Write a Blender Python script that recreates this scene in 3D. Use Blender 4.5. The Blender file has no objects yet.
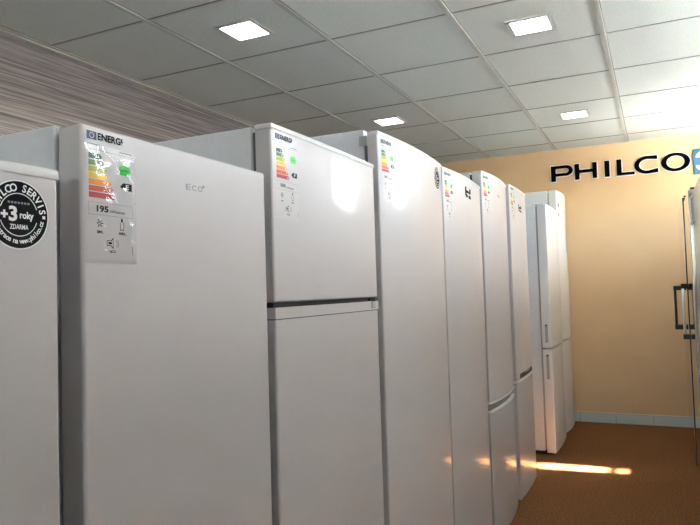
import bpy, bmesh, math, random
from mathutils import Matrix, Vector
random.seed(4)
scn = bpy.context.scene
COL = scn.collection
PI = math.pi
FL = 1.213                      # camera height above the carpet
CEIL = FL + 1.2207
XF = -0.744                     # front plane of the long fridge row
YW = 6.074                      # far wall
XL, XR, YB = -2.645, 0.95, -2.4  # left wall, right wall, wall behind the camera

# ------------------------------------------------------------------ materials
def mat(name, col, rough=.5, metal=0., coat=0., spec=.5):
    m = bpy.data.materials.new(name); m.use_nodes = True
    b = m.node_tree.nodes['Principled BSDF']
    b.inputs['Base Color'].default_value = (*col, 1)
    b.inputs['Roughness'].default_value = rough
    b.inputs['Metallic'].default_value = metal
    b.inputs['Coat Weight'].default_value = coat
    b.inputs['Coat Roughness'].default_value = .025
    b.inputs['Specular IOR Level'].default_value = spec
    return m
def nodes(m): return m.node_tree.nodes, m.node_tree.links, m.node_tree.nodes['Principled BSDF']
def add_noise(m, c1, c2, scale=(1, 1, 1), nscale=5, detail=4, lo=.35, hi=.65, bump=0., bdist=.002):
    N, L, b = nodes(m)
    tc = N.new('ShaderNodeTexCoord'); mp = N.new('ShaderNodeMapping'); mp.inputs['Scale'].default_value = scale
    nz = N.new('ShaderNodeTexNoise'); nz.inputs['Scale'].default_value = nscale; nz.inputs['Detail'].default_value = detail
    rp = N.new('ShaderNodeValToRGB')
    rp.color_ramp.elements[0].position = lo; rp.color_ramp.elements[1].position = hi
    rp.color_ramp.elements[0].color = (*c1, 1); rp.color_ramp.elements[1].color = (*c2, 1)
    L.new(tc.outputs['Object'], mp.inputs['Vector']); L.new(mp.outputs[0], nz.inputs['Vector'])
    L.new(nz.outputs['Fac'], rp.inputs['Fac']); L.new(rp.outputs[0], b.inputs['Base Color'])
    if bump:
        bp = N.new('ShaderNodeBump'); bp.inputs['Strength'].default_value = bump; bp.inputs['Distance'].default_value = bdist
        L.new(nz.outputs['Fac'], bp.inputs['Height']); L.new(bp.outputs[0], b.inputs['Normal'])
    return m

M = {}
M['enamel'] = mat('door_enamel', (.60, .565, .575), .30, 0, .28, .35)
add_noise(M['enamel'], (.59, .555, .565), (.61, .575, .585), nscale=3, bump=.0)
M['cabinet'] = mat('cabinet_paint', (.70, .70, .74), .38)
add_noise(M['cabinet'], (.69, .69, .73), (.72, .72, .76), nscale=60, detail=2, bump=.05, bdist=.0006)
M['plastic'] = mat('white_plastic', (.70, .68, .68), .35)
M['bright'] = mat('bright_white_enamel', (.83, .83, .84), .3, 0, .4)
add_noise(M['bright'], (.82, .82, .83), (.84, .84, .85), nscale=3)
M['brightside'] = mat('bright_white_cabinet', (.80, .83, .86), .35)
add_noise(M['brightside'], (.78, .81, .84), (.82, .85, .88), nscale=60, detail=2)
M['greyplastic'] = mat('grey_plastic', (.42, .43, .42), .4)
M['darkgrey'] = mat('dark_grey_plastic', (.20, .20, .20), .45)
M['gasket'] = mat('door_gasket', (.10, .10, .105), .7)
M['lightgasket'] = mat('pale_gasket', (.42, .44, .45), .6)
M['black'] = mat('black_plastic', (.012, .012, .013), .5)
M['chrome'] = mat('chrome', (.75, .75, .76), .15, 1)
M['darkchrome'] = mat('dark_chrome', (.20, .19, .19), .2, 1)
M['badge'] = mat('badge_metal', (.35, .34, .33), .35, .8)
M['steel'] = mat('brushed_steel', (.72, .70, .66), .05, 1)
add_noise(M['steel'], (.70, .68, .64), (.74, .72, .68), nscale=4)
M['steelside'] = mat('grey_cabinet_steel', (.20, .20, .20), .5)
M['carpet'] = mat('brown_carpet', (.2, .08, .03), .95, spec=.1)
add_noise(M['carpet'], (.10, .040, .014), (.31, .14, .055), nscale=110, detail=5, lo=.3, hi=.72, bump=.6, bdist=.004)
M['ochre'] = mat('ochre_wall_paint', (.79, .55, .32), .8, spec=.2)
add_noise(M['ochre'], (.765, .525, .305), (.81, .57, .34), nscale=2.2, detail=6, bump=.08, bdist=.003)
M['paint'] = mat('cream_wall_paint', (.44, .40, .35), .8, spec=.2)
add_noise(M['paint'], (.42, .38, .33), (.46, .42, .37), nscale=3, bump=.05, bdist=.003)
M['tile'] = mat('ceiling_tile', (.70, .74, .70), .9, spec=.15)
add_noise(M['tile'], (.66, .70, .665), (.84, .875, .84), nscale=260, detail=3, lo=.3, hi=.6, bump=.35, bdist=.002)
M['tbar'] = mat('ceiling_rail', (.62, .63, .60), .45)
M['railshade'] = mat('painted_rail_shadow', (.26, .26, .245), .6)  # dark strips that paint the shadow lines beside the ceiling rails
M['skirt'] = mat('glazed_skirting_tile', (.66, .74, .76), .2)
M['grout'] = mat('grout', (.25, .24, .22), .9)
M['outline'] = mat('white_letter_edge', (.90, .89, .86), .5)
M['cream'] = mat('cream_trim', (.84, .76, .58), .5)
M['letter'] = mat('black_lettering', (.004, .003, .004), .8, spec=.03)
M['white'] = mat('white_print', (.86, .86, .85), .4)
M['paper'] = mat('label_paper', (.62, .59, .60), .30, 0, .4)
M['ink'] = mat('black_ink', (.008, .008, .009), .6, spec=.08)
M['greyink'] = mat('grey_ink', (.25, .25, .25), .6, spec=.1)
M['eublue'] = mat('blue_ink', (.012, .035, .16), .4)
M['yellow'] = mat('yellow_ink', (.85, .62, .03), .4)
M['green'] = mat('bright_green_ink', (.03, .62, .05), .4)
M['greend'] = mat('mid_green_ink', (.02, .33, .03), .4)
for i, c in enumerate([(.03, .10, .03), (.08, .16, .02), (.42, .42, .02), (.85, .58, .02), (.80, .24, .02), (.60, .07, .015), (.42, .012, .015)]):
    M['cl%d' % i] = mat('energy_class_ink', c, .4)
M['signblue'] = mat('sign_blue', (.04, .19, .38), .35)
M['signedge'] = mat('sign_edge', (.07, .16, .20), .4)
M['frame'] = mat('white_window_frame', (.80, .80, .78), .35)
M['lampframe'] = mat('lamp_frame_metal', (.74, .75, .74), .4)

# wood-grain wall covering: long fine streaks running along the wall
m = M['wood'] = mat('grey_brown_woodgrain', (.3, .26, .24), .6, spec=.3)
N, L, b = nodes(m)
tc = N.new('ShaderNodeTexCoord')
def streak(sc, seed):
    mp = N.new('ShaderNodeMapping'); mp.inputs['Scale'].default_value = sc; mp.inputs['Location'].default_value = (seed, seed, seed)
    nz = N.new('ShaderNodeTexNoise'); nz.inputs['Scale'].default_value = 1; nz.inputs['Detail'].default_value = 3
    L.new(tc.outputs['Object'], mp.inputs['Vector']); L.new(mp.outputs[0], nz.inputs['Vector']); return nz.outputs['Fac']
s1, s2 = streak((1, 1.4, 170), 2.), streak((1, 4, 260), 7.)
mx = N.new('ShaderNodeMath'); mx.operation = 'MULTIPLY_ADD'; mx.inputs[1].default_value = .62
ml = N.new('ShaderNodeMath'); ml.operation = 'MULTIPLY'; ml.inputs[1].default_value = .38
L.new(s1, mx.inputs[0]); L.new(s2, ml.inputs[0]); L.new(ml.outputs[0], mx.inputs[2])
rp = N.new('ShaderNodeValToRGB'); rp.color_ramp.elements[0].position = .36; rp.color_ramp.elements[1].position = .66
rp.color_ramp.elements[0].color = (.135, .13, .155, 1); rp.color_ramp.elements[1].color = (.51, .49, .56, 1)
L.new(mx.outputs[0], rp.inputs['Fac']); L.new(rp.outputs[0], b.inputs['Base Color'])
bp = N.new('ShaderNodeBump'); bp.inputs['Strength'].default_value = .5; bp.inputs['Distance'].default_value = .003
L.new(mx.outputs[0], bp.inputs['Height']); L.new(bp.outputs[0], b.inputs['Normal'])

def emis(name, col, s):
    m = bpy.data.materials.new(name); m.use_nodes = True
    N = m.node_tree.nodes; N.remove(N['Principled BSDF'])
    e = N.new('ShaderNodeEmission'); e.inputs[0].default_value = (*col, 1); e.inputs[1].default_value = s
    m.node_tree.links.new(e.outputs[0], N['Material Output'].inputs[0]); return m
LAMP = 6.0
M['lamp'] = emis('lamp_diffuser', (1, .98, .94), LAMP)
# thin window glass: clear sheet with a weak mirror reflection
m = M['glass'] = bpy.data.materials.new('window_glass'); m.use_nodes = True
N = m.node_tree.nodes; L = m.node_tree.links; N.remove(N['Principled BSDF'])
t = N.new('ShaderNodeBsdfTransparent'); t.inputs[0].default_value = (.94, .96, .95, 1)
g = N.new('ShaderNodeBsdfGlossy'); g.inputs['Roughness'].default_value = .02
lw = N.new('ShaderNodeLayerWeight'); pw = N.new('ShaderNodeMath'); pw.operation = 'POWER'; pw.inputs[1].default_value = 4
L.new(lw.outputs['Facing'], pw.inputs[0])
f = N.new('ShaderNodeMath'); f.operation = 'MULTIPLY_ADD'; f.inputs[1].default_value = .6; f.inputs[2].default_value = .04; L.new(pw.outputs[0], f.inputs[0])
x = N.new('ShaderNodeMixShader'); L.new(f.outputs[0], x.inputs[0]); L.new(t.outputs[0], x.inputs[1]); L.new(g.outputs[0], x.inputs[2])
L.new(x.outputs[0], N['Material Output'].inputs[0])

# ------------------------------------------------------------------ mesh builder
class MB:
    def __init__(s): s.v = []; s.f = []; s.mi = []; s.mats = []
    def idx(s, m):
        if m not in s.mats: s.mats.append(m)
        return s.mats.index(m)
    def face(s, pts, m):
        n = len(s.v); s.v += [tuple(p) for p in pts]; s.f.append(list(range(n, n + len(pts)))); s.mi.append(s.idx(m))
    def mesh(s, verts, faces, m):
        n = len(s.v); s.v += [tuple(p) for p in verts]
        k = s.idx(m)
        for f in faces: s.f.append([n + i for i in f]); s.mi.append(k)
    def box(s, x0, x1, y0, y1, z0, z1, m):
        s.mesh([(x0,y0,z0),(x1,y0,z0),(x1,y1,z0),(x0,y1,z0),(x0,y0,z1),(x1,y0,z1),(x1,y1,z1),(x0,y1,z1)],
               [(3,2,1,0),(4,5,6,7),(0,1,5,4),(1,2,6,5),(2,3,7,6),(3,0,4,7)], m)
    def tube(s, pts, r, m, n=12):
        # round bar through a list of points
        rings = []
        for i, p in enumerate(pts):
            p = Vector(p); a = Vector(pts[max(0, i-1)]); c = Vector(pts[min(len(pts)-1, i+1)])
            d = (c - a).normalized(); h = Vector((0, 0, 1)) if abs(d.z) < .9 else Vector((0, 1, 0))
            e1 = d.cross(h).normalized(); e2 = d.cross(e1)
            rings.append([p + r*(math.cos(2*PI*k/n)*e1 + math.sin(2*PI*k/n)*e2) for k in range(n)])
        vs = [q for rg in rings for q in rg]; fs = []
        for i in range(len(pts)-1):
            for k in range(n): fs.append((i*n+k, i*n+(k+1) % n, (i+1)*n+(k+1) % n, (i+1)*n+k))
        fs.append(tuple(range(n))); fs.append(tuple((len(pts)-1)*n+k for k in range(n)))
        s.mesh(vs, fs, m)
    def build(s, name, parent=None, bevel=0., seg=2, smooth=False, fix=True):
        me = bpy.data.meshes.new(name); me.from_pydata(s.v, [], s.f)
        for k in s.mats: me.materials.append(M[k])
        me.polygons.foreach_set('material_index', s.mi)
        bm = bmesh.new(); bm.from_mesh(me)
        if fix: bmesh.ops.remove_doubles(bm, verts=bm.verts, dist=1e-6); bmesh.ops.recalc_face_normals(bm, faces=bm.faces)
        if bevel:
            es = [e for e in bm.edges if len(e.link_faces) == 2 and e.calc_face_angle(0) > .6]
            bmesh.ops.bevel(bm, geom=es, offset=bevel, segments=seg, affect='EDGES', profile=.5)
        bm.to_mesh(me); bm.free()
        if smooth or bevel:
            for p in me.polygons: p.use_smooth = True
            me.set_sharp_from_angle(angle=.9)
        o = bpy.data.objects.new(name, me); COL.objects.link(o)
        if bevel or smooth:
            w = o.modifiers.new('wn', 'WEIGHTED_NORMAL'); w.keep_sharp = True; w.weight = 100
        if parent: o.parent = parent
        return o
def empty(name, loc, rz=0.):
    o = bpy.data.objects.new(name, None); o.empty_display_size = .1; COL.objects.link(o)
    o.location = loc; o.rotation_euler = (0, 0, rz); return o
def tag(o, label, cat, group=None):
    o['label'] = label; o['category'] = cat
    if group: o['group'] = group
    return o
def struct(o): o['kind'] = 'structure'; return o

# text outlines from the built-in font, as flat (verts, faces), one unit high-ish
_tc = {}
def text(s, off=.0):
    key = (s, off)
    if key not in _tc:
        cu = bpy.data.curves.new('t', 'FONT'); cu.body = s; cu.size = 1; cu.resolution_u = 3; cu.offset = off
        o = bpy.data.objects.new('t', cu); COL.objects.link(o)
        dg = bpy.context.evaluated_depsgraph_get(); dg.update()
        me = bpy.data.meshes.new_from_object(o.evaluated_get(dg))
        vs = [(v.co.x, v.co.y) for v in me.vertices]; fs = [tuple(p.vertices) for p in me.polygons]
        bpy.data.objects.remove(o); bpy.data.curves.remove(cu); bpy.data.meshes.remove(me)
        _tc[key] = (vs, fs)
    return _tc[key]
def text_fit(s, x, y, w, h, bold=0.):
    """text stretched into the box with lower left corner (x, y)"""
    vs, fs = text(s, bold)
    x0 = min(v[0] for v in vs); x1 = max(v[0] for v in vs); y0 = min(v[1] for v in vs); y1 = max(v[1] for v in vs)
    out = [(x+(a-x0)/(x1-x0)*w, y+(c-y0)/(y1-y0)*h) for a, c in vs]
    return out, fs

class Sticker:
    """flat print laid on a door front: u runs to the reader's right, v up; mapped on the (bowed) door front"""
    def __init__(s, front, y0, z0): s.fr = front; s.y = y0; s.z = z0; s.mb = MB()
    def p(s, u, v, lay): 
        y = s.y + u; return (s.fr(y) + .0004 + .0003*lay, y, s.z + v)
    def poly(s, pts, m, lay=1): s.mb.face([s.p(u, v, lay) for u, v in pts], m)
    def rect(s, u0, v0, u1, v1, m, lay=1, n=1):
        for i in range(n):
            a = u0+(u1-u0)*i/n; c = u0+(u1-u0)*(i+1)/n
            s.poly([(a, v0), (c, v0), (c, v1), (a, v1)], m, lay)
    def text(s, t, u, v, w, h, m, lay=2, bold=.018):
        vs, fs = text_fit(t, u, v, w, h, bold)
        s.mb.mesh([s.p(a, c, lay) for a, c in vs], fs, m)
    def ring(s, cu, cv, r0, r1, m, lay=1, a0=0, a1=2*PI, n=48):
        for k in range(n):
            a = a0+(a1-a0)*k/n; c = a0+(a1-a0)*(k+1)/n
            P = [(cu+r1*math.cos(a), cv+r1*math.sin(a)), (cu+r1*math.cos(c), cv+r1*math.sin(c)),
                 (cu+r0*math.cos(c), cv+r0*math.sin(c)), (cu+r0*math.cos(a), cv+r0*math.sin(a))]
            if r0 < 1e-6: P = P[:3]
            s.poly(P, m, lay)
    def arc_text(s, t, cu, cv, r, h, a0, a1, m, top=True, lay=3):
        n = len(t)
        for i, ch in enumerate(t):
            if ch == ' ': continue
            a = a0+(a1-a0)*(i+.5)/n
            vs, fs = text(ch, .022)
            x0 = min(q[0] for q in vs); x1 = max(q[0] for q in vs)
            out = []
            for q in vs:
                lx, ly = (q[0]-(x0+x1)/2)*h*1.35, q[1]*h*1.4
                if top: d = a-PI/2; bx, by = cu+r*math.cos(a), cv+r*math.sin(a)
                else: d = a+PI/2; bx, by = cu+(r+h)*math.cos(a), cv+(r+h)*math.sin(a)
                out.append((bx+lx*math.cos(d)-ly*math.sin(d), by+lx*math.sin(d)+ly*math.cos(d)))
            s.mb.mesh([s.p(q[0], q[1], lay) for q in out], fs, m)
    def build(s, name, parent): return s.mb.build(name, parent, fix=False)

# ------------------------------------------------------------------ fridges
def slab(mb, xb, front, y0, y1, z0, z1, m, r=.006, n=14):
    """upright slab: plan outline with a straight back at xb and a front following front(y), corners eased by r"""
    pts = [(xb, y0)]
    for k in range(4):
        a = PI/2*k/3; pts.append((front(y0)-r+r*math.sin(a), y0+r-r*math.cos(a)))
    for k in range(1, n):
        y = y0+r+(y1-y0-2*r)*k/n; pts.append((front(y), y))
    for k in range(4):
        a = PI/2*k/3; pts.append((front(y1)-r+r*math.cos(a), y1-r+r*math.sin(a)))
    pts.append((xb, y1))
    K = len(pts)
    # rings with eased top and bottom edges
    cx = sum(p[0] for p in pts)/K; cy = (y0+y1)/2
    def inset(d): 
        out = []
        for (px, py) in pts:
            qx = px-d if px > xb+1e-6 else px+d
            qy = max(y0+d, min(y1-d, py)); out.append((qx, qy))
        return out
    e = min(r*.8, .006)
    rings = [(inset(e), z0), (inset(e*.3), z0+e*.3), (inset(0), z0+e), (inset(0), z1-e), (inset(e*.3), z1-e*.3), (inset(e), z1)]
    vs = []; fs = []
    for P, z in rings: vs += [(a, c, z) for a, c in P]
    for i in range(len(rings)-1):
        for k in range(K):
            fs.append((i*K+k, i*K+(k+1) % K, (i+1)*K+(k+1) % K, (i+1)*K+k))
    fs.append(tuple(reversed(range(K)))); fs.append(tuple((len(rings)-1)*K+k for k in range(K)))
    mb.mesh(vs, fs, m)

def fridge(name, label, y0, y1, H, xf=XF, bow=0., doors=None, dt=.045, depth=.60, cab_up=.0, group='white fridges in the long row',
           cat='fridge', rz=0., door_mat='enamel', cab_mat='cabinet', hinge=True, gasket='gasket'):
    """local frame: front chord at x=0, body towards -x, width along y, floor at z=0"""
    ym = (y0+y1)/2; hw = (y1-y0)/2
    root = empty(name, (xf, ym, 0), rz); tag(root, label, cat, group)
    fr = lambda y: bow*(1-(y/hw)**2)
    c = MB(); c.box(-depth, -dt-.014, -hw+.004, hw-.004, .03, H+cab_up, cab_mat); c.build('cabinet', root, .004, 2)
    g = MB(); g.box(-dt-.0142, -dt+.0002, -hw+.012, hw-.012, .05, H-.012, gasket); g.build('door_gasket', root)
    p = MB(); p.box(-depth+.05, -.030, -hw+.012, hw-.012, .006, .032, 'black'); p.build('plinth', root)
    for sx in (-depth+.06, -.07):
        for sy in (-hw+.05, hw-.05):
            q = MB(); q.tube([(sx, sy, 0), (sx, sy, .008)], .018, 'black', 10); q.build('foot', root)
    ds = []
    for (a, bz) in (doors or [(.032, H)]):
        mb = MB(); slab(mb, -dt, fr, -hw, hw, a, bz, door_mat); o = mb.build('door', root, smooth=True); ds.append(o)
    if hinge:
        h = MB(); h.box(-dt-.07, -.012, hw-.075, hw-.012, H+.0003, H+.014+cab_up, 'plastic'); h.build('hinge_cover', root, .004)
    return root, ds, fr, ym, hw

def energy_label(door, fr, ym, ytop_left, ztop, kwh, letter, k_row, left_l, right_l, glare=False):
    """a tall EU energy label 96 x 192 mm; ytop_left is its left edge along the row"""
    W, H = .096, .192
    s = Sticker(fr, ytop_left-ym, ztop-H); mm = .001
    s.rect(0, 0, W, H, 'paper', 0, 8)
    Y = lambda d: H-d*mm
    s.rect(2*mm, Y(15), 21*mm, Y(2.5), 'eublue', 1, 2)
    for k in range(12):
        a = 2*PI*k/12; s.ring(11.5*mm+3.9*mm*math.cos(a), Y(8.7)+3.9*mm*math.sin(a), 0, .7*mm, 'yellow', 2, n=6)
    s.text('ENERG', 22.5*mm, Y(14), 46*mm, 11.2*mm, 'ink', 2, .035)
    s.poly([(70*mm, Y(3)), (73*mm, Y(3)), (71.8*mm, Y(7)), (74*mm, Y(7)), (70*mm, Y(14.5)), (71*mm, Y(9)), (69*mm, Y(9))], 'ink', 1)
    s.rect(3*mm, Y(22.5), 26*mm, Y(20.8), 'greyink', 1, 2); s.rect(66*mm, Y(26), 92*mm, Y(24.2), 'greyink', 1, 3)
    s.rect(2*mm, Y(29.6), 94*mm, Y(29), 'greyink', 1, 8)
    for i in range(7):
        t = Y(35+9.6*i); bt = t-8.2*mm; w = (22+4.4*i)*mm
        s.poly([(5*mm, bt), (5*mm+w, bt), (5*mm+w+4*mm, (t+bt)/2), (5*mm+w, t), (5*mm, t)], 'cl%d' % i, 1)
        s.text('ABCDEFG'[i], 5*mm+w-5*mm, bt+2*mm, 4*mm, 4.4*mm, 'white', 2)
    s.poly([(64*mm, Y(53)), (66*mm, Y(45)), (86*mm, Y(44)), (89*mm, Y(52)), (86*mm, Y(60.5)), (66*mm, Y(60))], 'green', 1)
    s.rect(69*mm, Y(54), 84*mm, Y(51), 'greend', 2, 2)
    t = Y(35+9.6*k_row-1.5); bt = t-11.5*mm
    s.poly([(66*mm, (t+bt)/2), (73*mm, bt), (91*mm, bt), (91*mm, t), (73*mm, t)], 'ink', 1)
    s.text(letter, 78*mm, bt+2.4*mm, 6.4*mm, 7*mm, 'white', 2)
    for (u0, d0, u1, d1) in ((4, 107.5, 92, 107), (4, 126, 92, 125.5)): s.rect(u0*mm, Y(d0), u1*mm, Y(d1), 'greyink', 1, 8)
    s.rect(4*mm, Y(126), 4.5*mm, Y(107), 'greyink'); s.rect(91.5*mm, Y(126), 92*mm, Y(107), 'greyink')
    if kwh: s.text(kwh, 19*mm, Y(121.5), 23*mm, 10*mm, 'ink', 2, .04)
    s.text('kWh/annum', 45*mm, Y(121), 30*mm, 4.5*mm, 'ink')
    # snowflake, bottle, loudspeaker
    for k in range(6):
        a = PI/3*k; c, d = math.cos(a), math.sin(a); cu, cv = 25*mm, Y(138)
        s.poly([(cu+1.2*mm*c-.6*mm*d, cv+1.2*mm*d+.6*mm*c), (cu+6*mm*c-.6*mm*d, cv+6*mm*d+.6*mm*c),
                (cu+6*mm*c+.6*mm*d, cv+6*mm*d-.6*mm*c), (cu+1.2*mm*c+.6*mm*d, cv+1.2*mm*d-.6*mm*c)], 'ink')
        s.ring(cu+5*mm*c, cv+5*mm*d, 0, 1.2*mm, 'ink', 2, n=6)
    if not kwh: s.rect(19*mm, Y(120), 41*mm, Y(112), 'greyink', 1, 3)
    if left_l: s.text(left_l, 19*mm, Y(153.5), 12*mm, 4.6*mm, 'ink')
    for (a, e) in (((65, 146), (65.9, 134)), ((72.1, 146), (73, 134)), ((65, 146), (73, 145)), ((67.3, 133.5), (70.7, 128))):
        s.rect(a[0]*mm, Y(a[1]), e[0]*mm, Y(e[1]), 'ink')
    else: s.rect(20*mm, Y(152.5), 30*mm, Y(149.5), 'greyink', 1, 2); s.rect(63*mm, Y(152.5), 75*mm, Y(149.5), 'greyink', 1, 2)
    if right_l: s.text(right_l, 62*mm, Y(153.5), 15*mm, 4.6*mm, 'ink')
    for (a, e) in (((38, 171), (39, 163)), ((38, 164), (46, 163)), ((38, 171), (46, 170))): s.rect(a[0]*mm, Y(a[1]), e[0]*mm, Y(e[1]), 'ink')
    s.poly([(46*mm, Y(163)), (51*mm, Y(158)), (51*mm, Y(160)), (47*mm, Y(164))], 'ink'); s.poly([(46*mm, Y(171)), (47*mm, Y(170)), (51*mm, Y(174)), (51*mm, Y(176))], 'ink')
    s.rect(50.2*mm, Y(175), 51*mm, Y(159), 'ink'); s.rect(41*mm, Y(168.5), 48*mm, Y(165.5), 'ink', 2)
    for r in (5, 8): s.ring(53*mm, Y(167), r*mm, (r+1.1)*mm, 'greyink', 1, -.9, .9, 8)
    s.text('ABCD', 42*mm, Y(181.5), 14*mm, 4*mm, 'ink')
    s.rect(90*mm, Y(184), 91.4*mm, Y(170), 'greyink')
    o = s.build('energy_label', door); o['label'] = 'white energy label with a ladder of green to red arrows'
    return o

def service_sticker(door, fr, ym, yc, zc, R, bold=1.):
    s = Sticker(fr, yc-ym, zc); k = R/.048
    s.ring(0, 0, 0, R, 'white', 0, n=56); s.ring(0, 0, 0, R*.965, 'ink', 1, n=56)
    s.ring(0, 0, R*.60, R*.625, 'white', 2, PI*.10, PI*.90, 24); s.ring(0, 0, R*.60, R*.625, 'white', 2, PI*1.10, PI*1.90, 24)
    s.arc_text('PHILCO SERVIS', 0, 0, R*.68, R*.22, PI*.98, PI*.02, 'white', True)
    s.arc_text('registrace na www.philco.cz', 0, 0, R*.68, R*.15, PI*1.06, PI*1.94, 'white', False)
    s.text('+', -R*.58, -R*.12, R*.22, R*.22, 'white', 3, .05*bold); s.text('3', -R*.33, -R*.20, R*.27, R*.44, 'white', 3, .035*bold)
    s.text('roky', R*.02, -R*.17, R*.46, R*.27, 'white', 3, .035*bold)
    s.text('ZDARMA', -R*.30, -R*.42, R*.60, R*.14, 'white', 3)
    for i in range(7): s.rect(-R*.36+i*R*.105, R*.31, -R*.36+i*R*.105+R*.07, R*.37, 'greyink', 3)
    for sg in (-1, 1): s.rect(sg*R*.83-R*.05, -R*.06, sg*R*.83+R*.05, R*.03, 'white', 2)
    o = s.build('service_sticker', door); o['label'] = 'round black sticker with white lettering'; return o

def groove(mb, fr, y0, y1, z0, z1, m, out=.0006, n=12, back=-.02):
    """a strip that follows the door front"""
    for i in range(n):
        a = y0+(y1-y0)*i/n; c = y0+(y1-y0)*(i+1)/n
        fa, fc = fr(a)+out, fr(c)+out
        mb.mesh([(back,a,z0),(fa,a,z0),(fc,c,z0),(back,c,z0),(back,a,z1),(fa,a,z1),(fc,c,z1),(back,c,z1)],
                [(3,2,1,0),(4,5,6,7),(1,2,6,5)] + ([(0,1,5,4)] if i == 0 else []) + ([(2,3,7,6)] if i == n-1 else []), m)

# -- first fridge (partly outside the left edge)
r, d, fr, ym, hw = fridge('refrigerator', 'low white fridge at the left edge with a large round black service sticker', .10, .636, 1.391,
                          dt=.05, hinge=False, cab_up=-.004)
mb = MB(); groove(mb, fr, -hw-.001, hw+.001, 1.3775, 1.3925, 'plastic', .002, 4, -.05); mb.build('top_trim', d[0], .003)
service_sticker(d[0], fr, ym, .5738, 1.3248, .0452)
# -- second: plain single door with the big readable label
r, d, fr, ym, hw = fridge('refrigerator', 'white single-door fridge with large readable energy label and small eco badge, second from left',
                          0.677, 1.163, 1.469, cab_up=.006, hinge=False)
h = MB(); h.box(-.058, -.02, -hw+.02, -hw+.07, 1.4695, 1.474, 'plastic'); h.build('hinge_cover', r, .002)
energy_label(d[0], fr, ym, .684, 1.463, '195', 'E', 4, '58 L', '113 L')
m = M['film'] = bpy.data.materials.new('clear_film'); m.use_nodes = True
N_ = m.node_tree.nodes; L_ = m.node_tree.links; N_.remove(N_['Principled BSDF'])
t_ = N_.new('ShaderNodeBsdfTransparent'); g_ = N_.new('ShaderNodeBsdfGlossy'); g_.inputs['Roughness'].default_value = .06
x_ = N_.new('ShaderNodeMixShader'); x_.inputs[0].default_value = .10
L_.new(t_.outputs[0], x_.inputs[1]); L_.new(g_.outputs[0], x_.inputs[2]); L_.new(x_.outputs[0], N_['Material Output'].inputs[0])
from mathutils import noise
mb = MB(); nu, nv = 26, 52; V = []
for j in range(nv+1):
    for i in range(nu+1):
        u, v = i/nu, j/nv; edge = min(u, 1-u, v, 1-v)
        k = min(1, edge*12)
        h_ = .0015 + k*(.0016+.0022*noise.noise(Vector((u*5, v*7, 1.7)))+.0012*noise.noise(Vector((u*11+v*4, v*15, 4.1))))
        yy = .684-ym-.003+u*.102; V.append((fr(yy)+max(.0013, h_), yy, 1.265+v*.176))
mb.mesh(V, [(j*(nu+1)+i, j*(nu+1)+i+1, (j+1)*(nu+1)+i+1, (j+1)*(nu+1)+i) for j in range(nv) for i in range(nu)], 'film')
o = mb.build('clear_sleeve', d[0], smooth=True); o['label'] = 'crinkled clear film over the label'
s = Sticker(fr, .905-ym, 1.4005)
for i, ch in enumerate('ECO'): s.text(ch, i*.0165, 0, .0125, .0105, 'badge', 2); s.text(ch, i*.0165+.0006, 0, .0125, .0105, 'badge', 3)
s.ring(.049, .0105, 0, .0025, 'chrome', 3, n=12)
s.build('badge', d[0])
# -- third: two doors, dark hand slot between them
r, d, fr, ym, hw = fridge('refrigerator', 'white two-door fridge with a dark slot between its doors, third in the row',
                          1.192, 1.757, 1.583, bow=.004, dt=.040, doors=[(.016, 1.1815), (1.1925, 1.583)], cab_up=.0, hinge=False)
mb = MB(); groove(mb, fr, -hw+.002, hw-.002, 1.1816, 1.1924, 'black', -.006, 12, -.036); mb.build('hand_slot', r)
mb = MB(); groove(mb, fr, -hw-.0008, hw+.0008, 1.1575, 1.1815, 'enamel', .0012, 12, -.036); mb.build('grip_trim', d[0])
mb = MB(); groove(mb, fr, -hw-.0004, hw+.0004, 1.1550, 1.1572, 'gasket', .0006, 12, -.036); mb.build('grip_groove', d[0])
mb = MB(); mb.box(-.03, .0035, hw-.062, hw-.008, 1.1835, 1.1915, 'black'); mb.box(-.03, .004, hw-.03, hw-.012, 1.184, 1.191, 'chrome')
mb.box(-.02, .0042, hw-.052, hw-.026, 1.163, 1.1812, 'greyplastic'); mb.build('middle_hinge', r, .001)
mb = MB(); groove(mb, fr, -hw-.0012, hw+.0012, 1.5735, 1.5845, 'plastic', .0015, 12, -.040); mb.build('top_trim', d[1], .002)
mb = MB(); groove(mb, fr, -hw-.0006, hw+.0006, 1.5715, 1.5733, 'greyplastic', .0004, 12, -.040); mb.build('trim_groove', d[1])
energy_label(d[1], fr, ym, 1.205, 1.568, '', 'F', 5, '', '')
s = Sticker(fr, 1.487-ym, 1.443); s.rect(0, 0, .062, .034, 'paper', 0, 4)  # pale lined patch painting the window glare on the door
for i in range(4): s.rect(.004, .004+i*.008, .058-.012*(i % 2), .006+i*.008, 'white', 1, 3)
s.build('small_mark', d[1])
# -- fourth: tall single door, bowed front, round sticker at its far corner
r, d, fr, ym, hw = fridge('refrigerator', 'tall white single-door fridge with round black sticker at its far corner, fourth in row',
                          1.797, 2.436, 1.694, bow=.016, dt=.034, cab_up=.012, hinge=False)
h = MB(); h.box(-.062, -.036, -hw-.002, -hw+.02, 1.655, 1.685, 'greyplastic'); h.build('hinge_bracket', r, .002)
mb = MB(); groove(mb, fr, -hw-.001, hw+.001, 1.684, 1.6955, 'plastic', .0015, 16, -.034); mb.build('top_trim', d[0], .002)
energy_label(d[0], fr, ym, 1.812, 1.676, '', 'E', 4, '', '')
service_sticker(d[0], fr, ym, 2.352, 1.630, .043, 0.)
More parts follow.
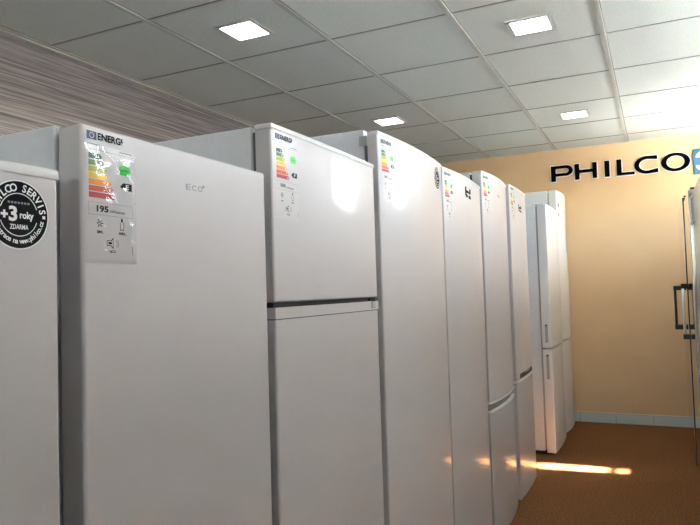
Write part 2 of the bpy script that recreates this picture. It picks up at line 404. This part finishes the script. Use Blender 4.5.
# -- fifth: single bowed door with a small black badge
r, d, fr, ym, hw = fridge('refrigerator', 'white single-door fridge with small black badge beside a faded energy label, fifth in row',
                          2.449, 3.045, 1.690, bow=.014, dt=.04, hinge=True)
mb = MB(); groove(mb, fr, -hw-.001, hw+.001, 1.678, 1.6915, 'plastic', .0015, 16, -.034); mb.build('top_trim', d[0], .002)
energy_label(d[0], fr, ym, 2.462, 1.676, '', 'E', 4, '', '')
def black_badge(door, fr, ym, y, z, w, h):
    """small black mark: a tall stem, a looped middle and two feet, too small in the photo to read"""
    s = Sticker(fr, y-ym, z); P = lambda pts: s.poly([(a*w, c*h) for a, c in pts], 'ink', 2)
    P([(0, .12), (.26, .12), (.24, 1), (.02, 1)]); P([(.24, .42), (.72, .42), (.66, .64), (.24, .70)])
    P([(.66, .38), (1, .42), (1, .92), (.76, .90)]); P([(.10, 0), (.50, 0), (.44, .24), (.10, .30)]); P([(.60, -.06), (1, -.08), (.98, .24), (.62, .26)])
    return s.build('badge', door)
black_badge(d[0], fr, ym, 2.722, 1.603, .095, .045)
# -- sixth: bowed fridge-freezer with the curved grip between its doors
r, d, fr, ym, hw = fridge('refrigerator', 'white fridge freezer with a curved grey grip framed by white ribs between bowed doors',
                          3.085, 3.640, 1.773, bow=.020, dt=.045, doors=[(.016, .612), (.662, 1.773)])
mb = MB(); groove(mb, fr, -hw+.003, hw-.003, .6125, .6615, 'darkgrey', -.013, 16, -.043); mb.build('hand_grip', r)
mb = MB(); groove(mb, fr, -hw, hw, .653, .6618, 'white', .004, 16, -.03); mb.build('grip_rib', d[1], .002)
mb = MB(); groove(mb, fr, -hw, hw, .6122, .620, 'white', .004, 16, -.03); mb.build('grip_rib', d[0], .002)
mb = MB(); groove(mb, fr, -hw-.001, hw+.001, 1.760, 1.7745, 'plastic', .0015, 16, -.04); mb.build('top_trim', d[1], .002)
energy_label(d[1], fr, ym, 3.100, 1.755, '', 'E', 4, '', '')
s = Sticker(fr, 3.32-ym, 1.672); s.poly([(0, .003), (.06, -.002), (.06, .010), (0, .014)], 'badge', 2); s.build('badge', d[1])
# -- seventh: last of the row
r, d, fr, ym, hw = fridge('refrigerator', 'white fridge freezer with black badge and dark recessed slot, last of the long row',
                          3.715, 4.215, 1.793, xf=XF+.004, bow=.007, dt=.045, doors=[(.016, .664), (.676, 1.793)])
mb = MB(); groove(mb, fr, -hw+.004, hw-.004, .6645, .6755, 'white', .003, 12, -.043); mb.build('grip_trim', r)
mb = MB(); groove(mb, fr, -hw+.08, hw-.03, .682, .708, 'black', .0008, 10, -.02); groove(mb, fr, -hw+.22, hw-.12, .700, .705, 'greyplastic', .002, 6, -.02); mb.build('recessed_grip', d[1])
mb = MB(); groove(mb, fr, -hw-.001, hw+.001, 1.781, 1.7945, 'plastic', .0015, 12, -.04); mb.build('top_trim', d[1], .002)
energy_label(d[1], fr, ym, 3.742, 1.783, '', 'E', 4, '', '')
black_badge(d[1], fr, ym, 3.935, 1.660, .09, .042)

# -- the two fridge freezers beyond the gap, by the ochre wall
def side_groove(mb, y, x0, x1, z0, z1, m): mb.box(x0, x1, y-.0012, y+.004, z0, z1, m)
G2 = 'fridge freezers near the ochre wall'
r, d, fr, ym, hw = fridge('refrigerator', 'shorter white fridge freezer standing alone between the long row and ochre wall', 4.812, 5.385, 1.797,
                          xf=-.703, bow=.010, dt=.062, doors=[(.018, .752), (.764, 1.797)], group=G2, hinge=False, gasket='lightgasket', door_mat='bright', cab_mat='brightside')
for (k, a, c) in ((0, .54, .715), (1, .80, .93)):
    mb = MB(); side_groove(mb, -hw, -.042, -.022, a, c, 'greyplastic'); side_groove(mb, -hw-.0006, -.040, -.024, c-.012, c-.002, 'gasket'); mb.build('side_grip', d[k])
h = MB(); h.box(-.10, -.02, -hw+.01, -hw+.08, 1.7975, 1.806, 'plastic'); h.build('hinge_cover', r, .003)
s = Sticker(fr, 4.87-ym, 1.70)
s.rect(0, .0, .02, .035, 'greyink', 1); s.build('small_mark', d[1]); s = Sticker(fr, 5.01-ym, 1.68); s.rect(0, 0, .02, .03, 'greyink', 1); s.build('small_mark', d[1])
r, d, fr, ym, hw = fridge('refrigerator', 'tallest white fridge freezer, close to the ochre wall', 5.50, 6.045, 1.985,
                          xf=-.715, bow=.022, dt=.060, doors=[(.018, .752), (.762, 1.985)], group=G2, gasket='lightgasket', door_mat='bright', cab_mat='brightside')
for (k, a, c) in ((0, .52, .70), (1, .80, 1.02)):
    mb = MB(); side_groove(mb, -hw, -.034, -.018, a, c, 'gasket'); mb.build('side_grip', d[k])
mb = MB(); mb.tube([(-.028, -hw-.004, .50), (-.028, -hw+.002, .50)], .010, 'white', 12); mb.build('grip_cap', d[0])
for (yy, zz, ww, hh) in ((5.53, 1.85, .03, .03), (5.53, 1.77, .03, .03), (5.81, 1.49, .02, .36)):
    s = Sticker(fr, yy-ym, zz); s.rect(0, 0, ww, hh, 'greyink', 1); s.build('small_mark', d[1])

# -- right side of the aisle: stainless side-by-side, white fridge
GR = 'fridges on the right of the aisle'
def steel_fridge(label, y0, y1, H, doors, handles, off, za, zb, bar):
    XS = .168; hw = (y1-y0)/2; flat = lambda y: 0.
    root = empty('refrigerator', (XS, (y0+y1)/2, 0), PI); tag(root, label, 'fridge', GR)
    c = MB(); c.box(-.60, -.065, -hw+.004, hw-.004, .03, H-.01, 'steelside'); c.build('cabinet', root, .004)
    g = MB(); g.box(-.0652, -.0498, -hw+.012, hw-.012, .05, H-.02, 'gasket'); g.build('door_gasket', root)
    p = MB(); p.box(-.55, -.02, -hw+.01, hw-.01, .006, .030, 'black'); p.build('plinth', root)
    for sx in (-.55, -.08):
        for sy in (-hw+.06, hw-.06):
            q = MB(); q.tube([(sx, sy, 0), (sx, sy, .008)], .02, 'black', 10); q.build('foot', root)
    for (a, e), hy in zip(doors, handles):
        mb = MB(); slab(mb, -.05, flat, a, e, .02, H, 'steel', r=.008); dd = mb.build('door', root, smooth=True)
        hb = MB(); hb.box(off-.016, off, hy-.010, hy+.010, za, zb, bar); hb.build('handle', dd, .004)
        for z0 in (za-.005, zb-.025):
            pb = MB(); pb.box(.0005, off+.002, hy-.012, hy+.012, z0, z0+.030, 'black'); pb.build('handle_post', dd, .003)
    if bar == 'black': e = MB(); e.box(-.049, -.003, hw+.0002, hw+.003, .03, H-.004, 'black'); e.build('gap_shade_strip', root)  # black strip painting the shaded gap between the two steel fridges
    h = MB(); h.box(-.05, -.012, hw-.06, hw-.01, H+.0003, H+.012, 'black'); h.build('hinge_cover', root, .003)
    return root
# (local y runs towards the camera)
steel_fridge('stainless steel side by side fridge with long handles, right of the aisle near ochre wall', 4.74, 5.66, 1.757,
             [(-.46, -.004), (.004, .46)], [-.045, .045], .066, .875, 1.172, 'black')
steel_fridge('mirror-like steel fridge on the right, between the white one and the side by side one', 3.90, 4.47, 1.700,
             [(-.285, .285)], [-.235], .040, .865, 1.19, 'chrome')

XS2, Y0, Y1, HS2 = .190, 3.26, 3.86, 1.685
flat = lambda y: 0.
root = empty('refrigerator', (XS2, (Y0+Y1)/2, 0), PI)
tag(root, 'white fridge cut off by the right photo edge, nearer than the steel one', 'fridge', GR)
hw = (Y1-Y0)/2
c = MB(); c.box(-.60, -.056, -hw+.004, hw-.004, .03, HS2-.004, 'cabinet'); c.build('cabinet', root, .004)
g = MB(); g.box(-.0562, -.0448, -hw+.012, hw-.012, .05, HS2-.012, 'gasket'); g.build('door_gasket', root)
p = MB(); p.box(-.55, -.03, -hw+.01, hw-.01, .006, .032, 'black'); p.build('plinth', root)
for sx in (-.54, -.07):
    for sy in (-hw+.05, hw-.05):
        q = MB(); q.tube([(sx, sy, 0), (sx, sy, .008)], .018, 'black', 10); q.build('foot', root)
for (a, e) in ((.032, .70), (.708, HS2)):
    mb = MB(); slab(mb, -.045, flat, -hw, hw, a, e, 'bright', r=.010); dd = mb.build('door', root, smooth=True)
    hb = MB(); z0 = e-.17 if e > 1 else e-.22
    hb.tube([(.001, -hw+.03, z0), (.016, -hw+.03, z0+.012), (.019, -hw+.03, z0+.07), (.016, -hw+.03, z0+.128), (.001, -hw+.03, z0+.14)], .006, 'chrome', 10)
    hb.build('handle', dd, smooth=True)

# ------------------------------------------------------------------ room shell
T = .12
f = MB(); f.box(XL-T, XR+T, YB-T, YW+T, -.08, 0, 'carpet'); struct(f.build('floor'))
w = MB(); w.box(XL-T, XL, YB-T, YW+T, 0, CEIL+.15, 'wood'); struct(w.build('wall_left'))
w = MB(); w.box(XL, XR+T, YW, YW+T, 0, CEIL+.15, 'ochre'); struct(w.build('wall_far'))
def wall_open(mb, axis, c0, c1, a0, a1, z0, z1, holes, m):
    """wall slab with rectangular holes (a0,a1,z0,z1), holes sorted along a"""
    def bx(p, q, r0, r1):
        if q-p < 1e-6 or r1-r0 < 1e-6: return
        if axis == 'x': mb.box(c0, c1, p, q, r0, r1, m)
        else: mb.box(p, q, c0, c1, r0, r1, m)
    cur = a0
    for (h0, h1, g0, g1) in holes:
        bx(cur, h0, z0, z1); bx(h0, h1, z0, g0); bx(h0, h1, g1, z1); cur = h1
    bx(cur, a1, z0, z1)
WIN_R = [(.60, 3.95, 2.06, 2.41), (4.56, 4.715, 1.42, 2.20), (4.84, 5.68, 1.92, 2.395)]
w = MB(); wall_open(w, 'x', XR, XR+T, YB, YW, 0, CEIL+.15, WIN_R, 'paint'); struct(w.build('wall_right'))
WIN_B = [(-1.3, -.2, 1.2, 2.0)]
w = MB(); wall_open(w, 'y', YB-T, YB, XL, XR+T, 0, CEIL+.15, WIN_B, 'paint'); struct(w.build('wall_back'))
nwin = 0
def window(axis, c, hole, muntins=(), bars=()):
    global nwin; nwin += 1
    a0, a1, z0, z1 = hole; F = .035
    fm = MB(); gm = MB()
    def bx(mb, p, q, r0, r1, d0, d1, m):
        if axis == 'x': mb.box(c+d0, c+d1, p, q, r0, r1, m)
        else: mb.box(p, q, c-d1, c-d0, r0, r1, m)
    F = min(F, (a1-a0)*.12)
    bx(fm, a0, a0+F, z0, z1, .03, .09, 'frame'); bx(fm, a1-F, a1, z0, z1, .03, .09, 'frame')
    bx(fm, a0+F, a1-F, z0, z0+F, .03, .09, 'frame'); bx(fm, a0+F, a1-F, z1-F, z1, .03, .09, 'frame')
    for q in muntins: bx(fm, q-.02, q+.02, z0+F, z1-F, .035, .085, 'frame')
    for q in bars: bx(fm, a0+F, a1-F, q-.02, q+.02, .035, .085, 'frame')
    bx(gm, a0+F*.5, a1-F*.5, z0+F*.5, z1-F*.5, .058, .062, 'glass')
    o = struct(fm.build('window_%d' % nwin, None)); gm.build('pane', o)
window('x', XR, WIN_R[0], (1.9, 2.9))  # unseen transom, added to brighten the right part of the ceiling
window('x', XR, WIN_R[1], (), (1.575,))  # unseen slit and bar, shaped to cast the sun streak on the carpet
window('x', XR, WIN_R[2])
cn = MB(); cn.box(XR+T, XR+T+.50, .3, 4.25, CEIL+.02, CEIL+.10, 'gasket'); struct(cn.build('added_canopy'))   # unseen canopy outside, added to keep the sun out of the transom
window('y', YB, WIN_B[0], (-.65,))

# suspended ceiling: 600 mm tiles on rails
GX, GY, S = -.185, 3.3777, .6
xs = [GX+S*i for i in range(-5, 3)]; ys = [GY+S*i for i in range(-10, 6)]
cb = MB()
for x0 in xs:
    for y0 in ys:
        a, b2 = max(x0, XL), min(x0+S, XR); p, q = max(y0, YB), min(y0+S, YW)
        if b2-a < .02 or q-p < .02: continue
        cb.box(a+.004, b2-.004, p+.003, q-.003, CEIL, CEIL+.018, 'tile')
cb.box(XL-T, XR+T, YB-T, YW+T, CEIL+.10, CEIL+.15, 'paint')
struct(cb.build('ceiling'))
tb = MB()
for x0 in xs:
    if XL+.02 < x0 < XR: tb.box(x0-.012, x0+.012, YB, YW, CEIL-.005, CEIL+.03, 'tbar'); tb.box(x0+.0122, x0+.017, YB, YW, CEIL-.0012, CEIL+.03, 'railshade')
struct(tb.build('trim_1'))
tb = MB()
for y0 in ys:
    if YB < y0 < YW:
        tb.box(XL, XR, y0-.0075, y0+.0045, CEIL-.0025, CEIL+.028, 'tbar'); tb.box(XL, XR, y0-.0125, y0-.0077, CEIL-.003, CEIL+.028, 'railshade')
struct(tb.build('trim_2'))
tb = MB(); tb.box(XL, XL+.05, YB, YW, CEIL-.012, CEIL+.02, 'tbar'); tb.box(XL+.05, XL+.062, YB, YW, CEIL-.004, CEIL+.02, 'railshade')
tb.box(XR-.024, XR, YB, YW, CEIL-.006, CEIL+.02, 'tbar'); tb.box(XL+.05, XR-.024, YW-.02, YW, CEIL-.005, CEIL+.02, 'tbar'); struct(tb.build('trim_3'))

# unseen paving outside, added to bounce sunlight up to the ceiling
M['paving'] = mat('pale_paving', (.7, .7, .69), .9)
add_noise(M['paving'], (.64, .64, .63), (.74, .74, .73), nscale=3)
g = MB(); g.box(XR+T+.01, XR+25, -20, 25, -.3, -.1, 'paving'); g.box(-20, XR+T, YB-25, YB-T-.01, -.3, -.1, 'paving'); struct(g.build('added_paving'))

# tiled skirting on the far wall, plain skirting elsewhere
sk = MB(); x0 = -.67-.2935*6; k = 0
while x0 < XR:
    a, b2 = max(x0, XL), min(x0+.2935, XR)
    if b2 > a+.01: sk.box(a+.0015, b2-.0015, YW-.010, YW-.001, .004, .082, 'skirt')
    x0 += .2935
sk.box(XL, XR, YW-.007, YW, 0, .084, 'grout')
sk.box(XL, XR, YW-.008, YW, .084, .092, 'cream')
struct(sk.build('baseboard_far', None))
for nm, bx in (('left', (XL, XL+.012, YB, YW-.012)), ('right', (XR-.012, XR, YB, YW-.012))):
    q = MB(); q.box(*bx, 0, .08, 'cream'); struct(q.build('baseboard_'+nm))

# ------------------------------------------------------------------ ceiling lamps
def lamp(x, y, label, sx=.165, sy=.165):
    r = empty('ceiling_lamp', (x, y, CEIL)); tag(r, label, 'lamp', 'square ceiling lamps')
    fm = MB(); o, i, t = sx/2+.02, sx/2, .008
    o2, i2 = sy/2+.02, sy/2
    for (a, b2, p, q) in ((-o, o, -o2, -i2), (-o, o, i2, o2), (-o, -i, -i2, i2), (i, o, -i2, i2)): fm.box(a, b2, p, q, -t, -.0005, 'lampframe')
    fm.build('lamp_frame', r, .002)
    dm = MB(); dm.box(-i+.0005, i-.0005, -i2+.0005, i2-.0005, -.006, -.0010, 'lamp'); dm.build('diffuser', r)
    return r
lamp(-1.67, 2.472, 'small square recessed ceiling lamp over the dark left part, nearest of all')
lamp(-.481, 3.082, 'square ceiling lamp, largest and nearest over the aisle')
lamp(-1.70, 4.335, 'small ceiling lamp seen just above the fridge tops, fourth fridge below it')
lamp(-.485, 4.880, 'square ceiling lamp nearest to the ochre wall with lettering')

# ------------------------------------------------------------------ wall lettering
def prism(mb, quads, y0, y1, m):
    """2-D convex polygons in (x, z), pushed out from the wall between y0 (front) and y1"""
    for P in quads:
        n = len(P)
        mb.mesh([(a, y0, c) for a, c in P]+[(a, y1, c) for a, c in P],
                [tuple(range(n)), tuple(range(2*n-1, n-1, -1))]+[(i, n+i, n+(i+1) % n, (i+1) % n) for i in range(n)], m)
def rect(a, c, b2, d): return [(a, c), (b2, c), (b2, d), (a, d)]
def arcband(cx, cz, rx0, rz0, rx1, rz1, a0, a1, n=36):
    out = []
    for k in range(n):
        a = a0+(a1-a0)*k/n; c = a0+(a1-a0)*(k+1)/n
        out.append([(cx+rx1*math.cos(a), cz+rz1*math.sin(a)), (cx+rx1*math.cos(c), cz+rz1*math.sin(c)),
                    (cx+rx0*math.cos(c), cz+rz0*math.sin(c)), (cx+rx0*math.cos(a), cz+rz0*math.sin(a))])
    return out
B0, B1 = 2.141, 2.281
def glyph(ch, e=0.):
    """stroke polygons of one letter; e fattens every stroke"""
    z0, z1 = B0-e, B1+e
    if ch == 'P':
        zm = 2.186
        q = [rect(-.826-e, z0, -.785+e, z1), rect(-.785, B1-.026-e, -.70, z1), rect(-.785, zm-e, -.70, zm+.026+e)]
        q += arcband(-.70, (B1+zm)/2, .028-e, (B1-zm)/2-.026-e, .063+e, (B1-zm)/2+e, -PI/2, PI/2, 18); return q
    if ch == 'H': return [rect(-.621-e, z0, -.583+e, z1), rect(-.473-e, z0, -.436+e, z1), rect(-.583, 2.198-e, -.473, 2.226+e)]
    if ch == 'I': return [rect(-.373-e, z0, -.333+e, z1)]
    if ch == 'L': return [rect(-.275-e, z0, -.236+e, z1), rect(-.236, z0, -.134+e, 2.165+e)]
    if ch == 'C':
        cz = (B0+B1)/2; h = (B1-B0)/2+.006
        q = arcband(-.030, cz, .066-e, h-.026-e, .105+e, h+e, PI/2, PI*1.5, 30)
        q += [[(-.030, cz+h-.026-e), (.046+e, cz+h-.034-e), (.046+e, cz+h-.002+e), (-.030, cz+h+e)],
              [(-.030, cz-h-e), (.050+e, cz-h+.006-e), (.050+e, cz-h+.040+e), (-.030, cz-h+.026+e)]]; return q
    if ch == 'O':
        cz = (B0+B1)/2; h = (B1-B0)/2+.008
        return arcband(.183, cz, .068-e, h-.024-e, .110+e, h+e, 0, 2*PI, 56)
root = empty('wall_lettering', (0, YW, 0)); tag(root, 'large black capital letters spelling a name on the ochre wall', 'sign')
for ch in 'PHILCO':
    mb = MB(); prism(mb, glyph(ch), -.012, -.0045, 'letter'); o = mb.build('letter', root); o['label'] = 'black capital letter ' + ch
    mb = MB(); prism(mb, glyph(ch, .008), -.0042, -.0002, 'outline'); mb.build('letter_outline', o)

# blue square sign at the right end of the lettering
root = empty('wall_sign', (.425, YW, 2.197)); tag(root, 'blue square sign with a white swirl at the right end of black lettering', 'sign')
mb = MB(); mb.box(-.113, .113, -.016, -.0005, -.105, .105, 'signedge'); mb.build('sign_frame', root, .003)
mb = MB(); mb.box(-.102, .102, -.019, -.0162, -.094, .094, 'signblue'); mb.build('sign_panel', root)
mb = MB()
prism(mb, arcband(-.02, .036, .034, .020, .072, .050, -.4, PI*1.05, 20), -.0215, -.0192, 'white')
prism(mb, arcband(-.015, -.040, .034, .022, .078, .048, PI*.95, PI*2.2, 20), -.0215, -.0192, 'white')
prism(mb, arcband(-.005, .0, .0, .0, .030, .014, 0, 2*PI, 20), -.0215, -.0192, 'white')
mb.build('swirl_emblem', root)

# ------------------------------------------------------------------ daylight
wd = bpy.data.worlds.new('World'); scn.world = wd; wd.use_nodes = True
N = wd.node_tree.nodes; L = wd.node_tree.links
sky = N.new('ShaderNodeTexSky'); sky.sky_type = 'NISHITA'; sky.sun_disc = False
sky.sun_elevation = math.radians(48); sky.sun_rotation = math.radians(80); sky.air_density = 1.2; sky.dust_density = 3
bg = N['Background']; bg.inputs[1].default_value = 1.7
L.new(sky.outputs[0], bg.inputs[0])
sd = bpy.data.lights.new('sun', 'SUN'); sd.energy = 80; sd.angle = math.radians(2.0); sd.color = (1, .95, .89)
so = bpy.data.objects.new('sun', sd); COL.objects.link(so)
tosun = Vector((1.0, .06, 1.19)).normalized()
so.rotation_euler = tosun.to_track_quat('Z', 'Y').to_euler(); so.location = (4, 5, 5)
def portal(name, loc, rot, sx, sy):
    a = bpy.data.lights.new(name, 'AREA'); a.shape = 'RECTANGLE'; a.size = sx; a.size_y = sy; a.cycles.is_portal = True
    o = bpy.data.objects.new(name, a); COL.objects.link(o); o.location = loc; o.rotation_euler = rot
for h in WIN_R: portal('window_portal', (XR+.11, (h[0]+h[1])/2, (h[2]+h[3])/2), Vector((1, 0, 0)).to_track_quat('Z', 'Y').to_euler(), h[1]-h[0], h[3]-h[2])
h = WIN_B[0]; portal('window_portal', ((h[0]+h[1])/2, YB-.11, (h[2]+h[3])/2), Vector((0, -1, 0)).to_track_quat('Z', 'Y').to_euler(), h[1]-h[0], h[3]-h[2])

# ------------------------------------------------------------------ camera
cam = bpy.data.cameras.new('camera'); co = bpy.data.objects.new('camera', cam); COL.objects.link(co)
rt, up, fw = Vector((.9032, .4282, -.0307)), Vector((.0465, -.0264, .9986)), Vector((-.4268, .9033, .0438))
fw.normalize(); rt = (rt - fw*rt.dot(fw)).normalized(); up = rt.cross(fw)
co.matrix_world = Matrix(((rt.x, up.x, -fw.x, 0), (rt.y, up.y, -fw.y, 0), (rt.z, up.z, -fw.z, FL), (0, 0, 0, 1)))
cam.sensor_fit = 'HORIZONTAL'; cam.sensor_width = 36; cam.lens = 648.69/700*36; cam.clip_start = .02
scn.camera = co
vs = scn.view_settings
vs.view_transform = 'Standard'; vs.look = 'None'; vs.gamma = 1; vs.use_curve_mapping = False; vs.exposure = 1.42
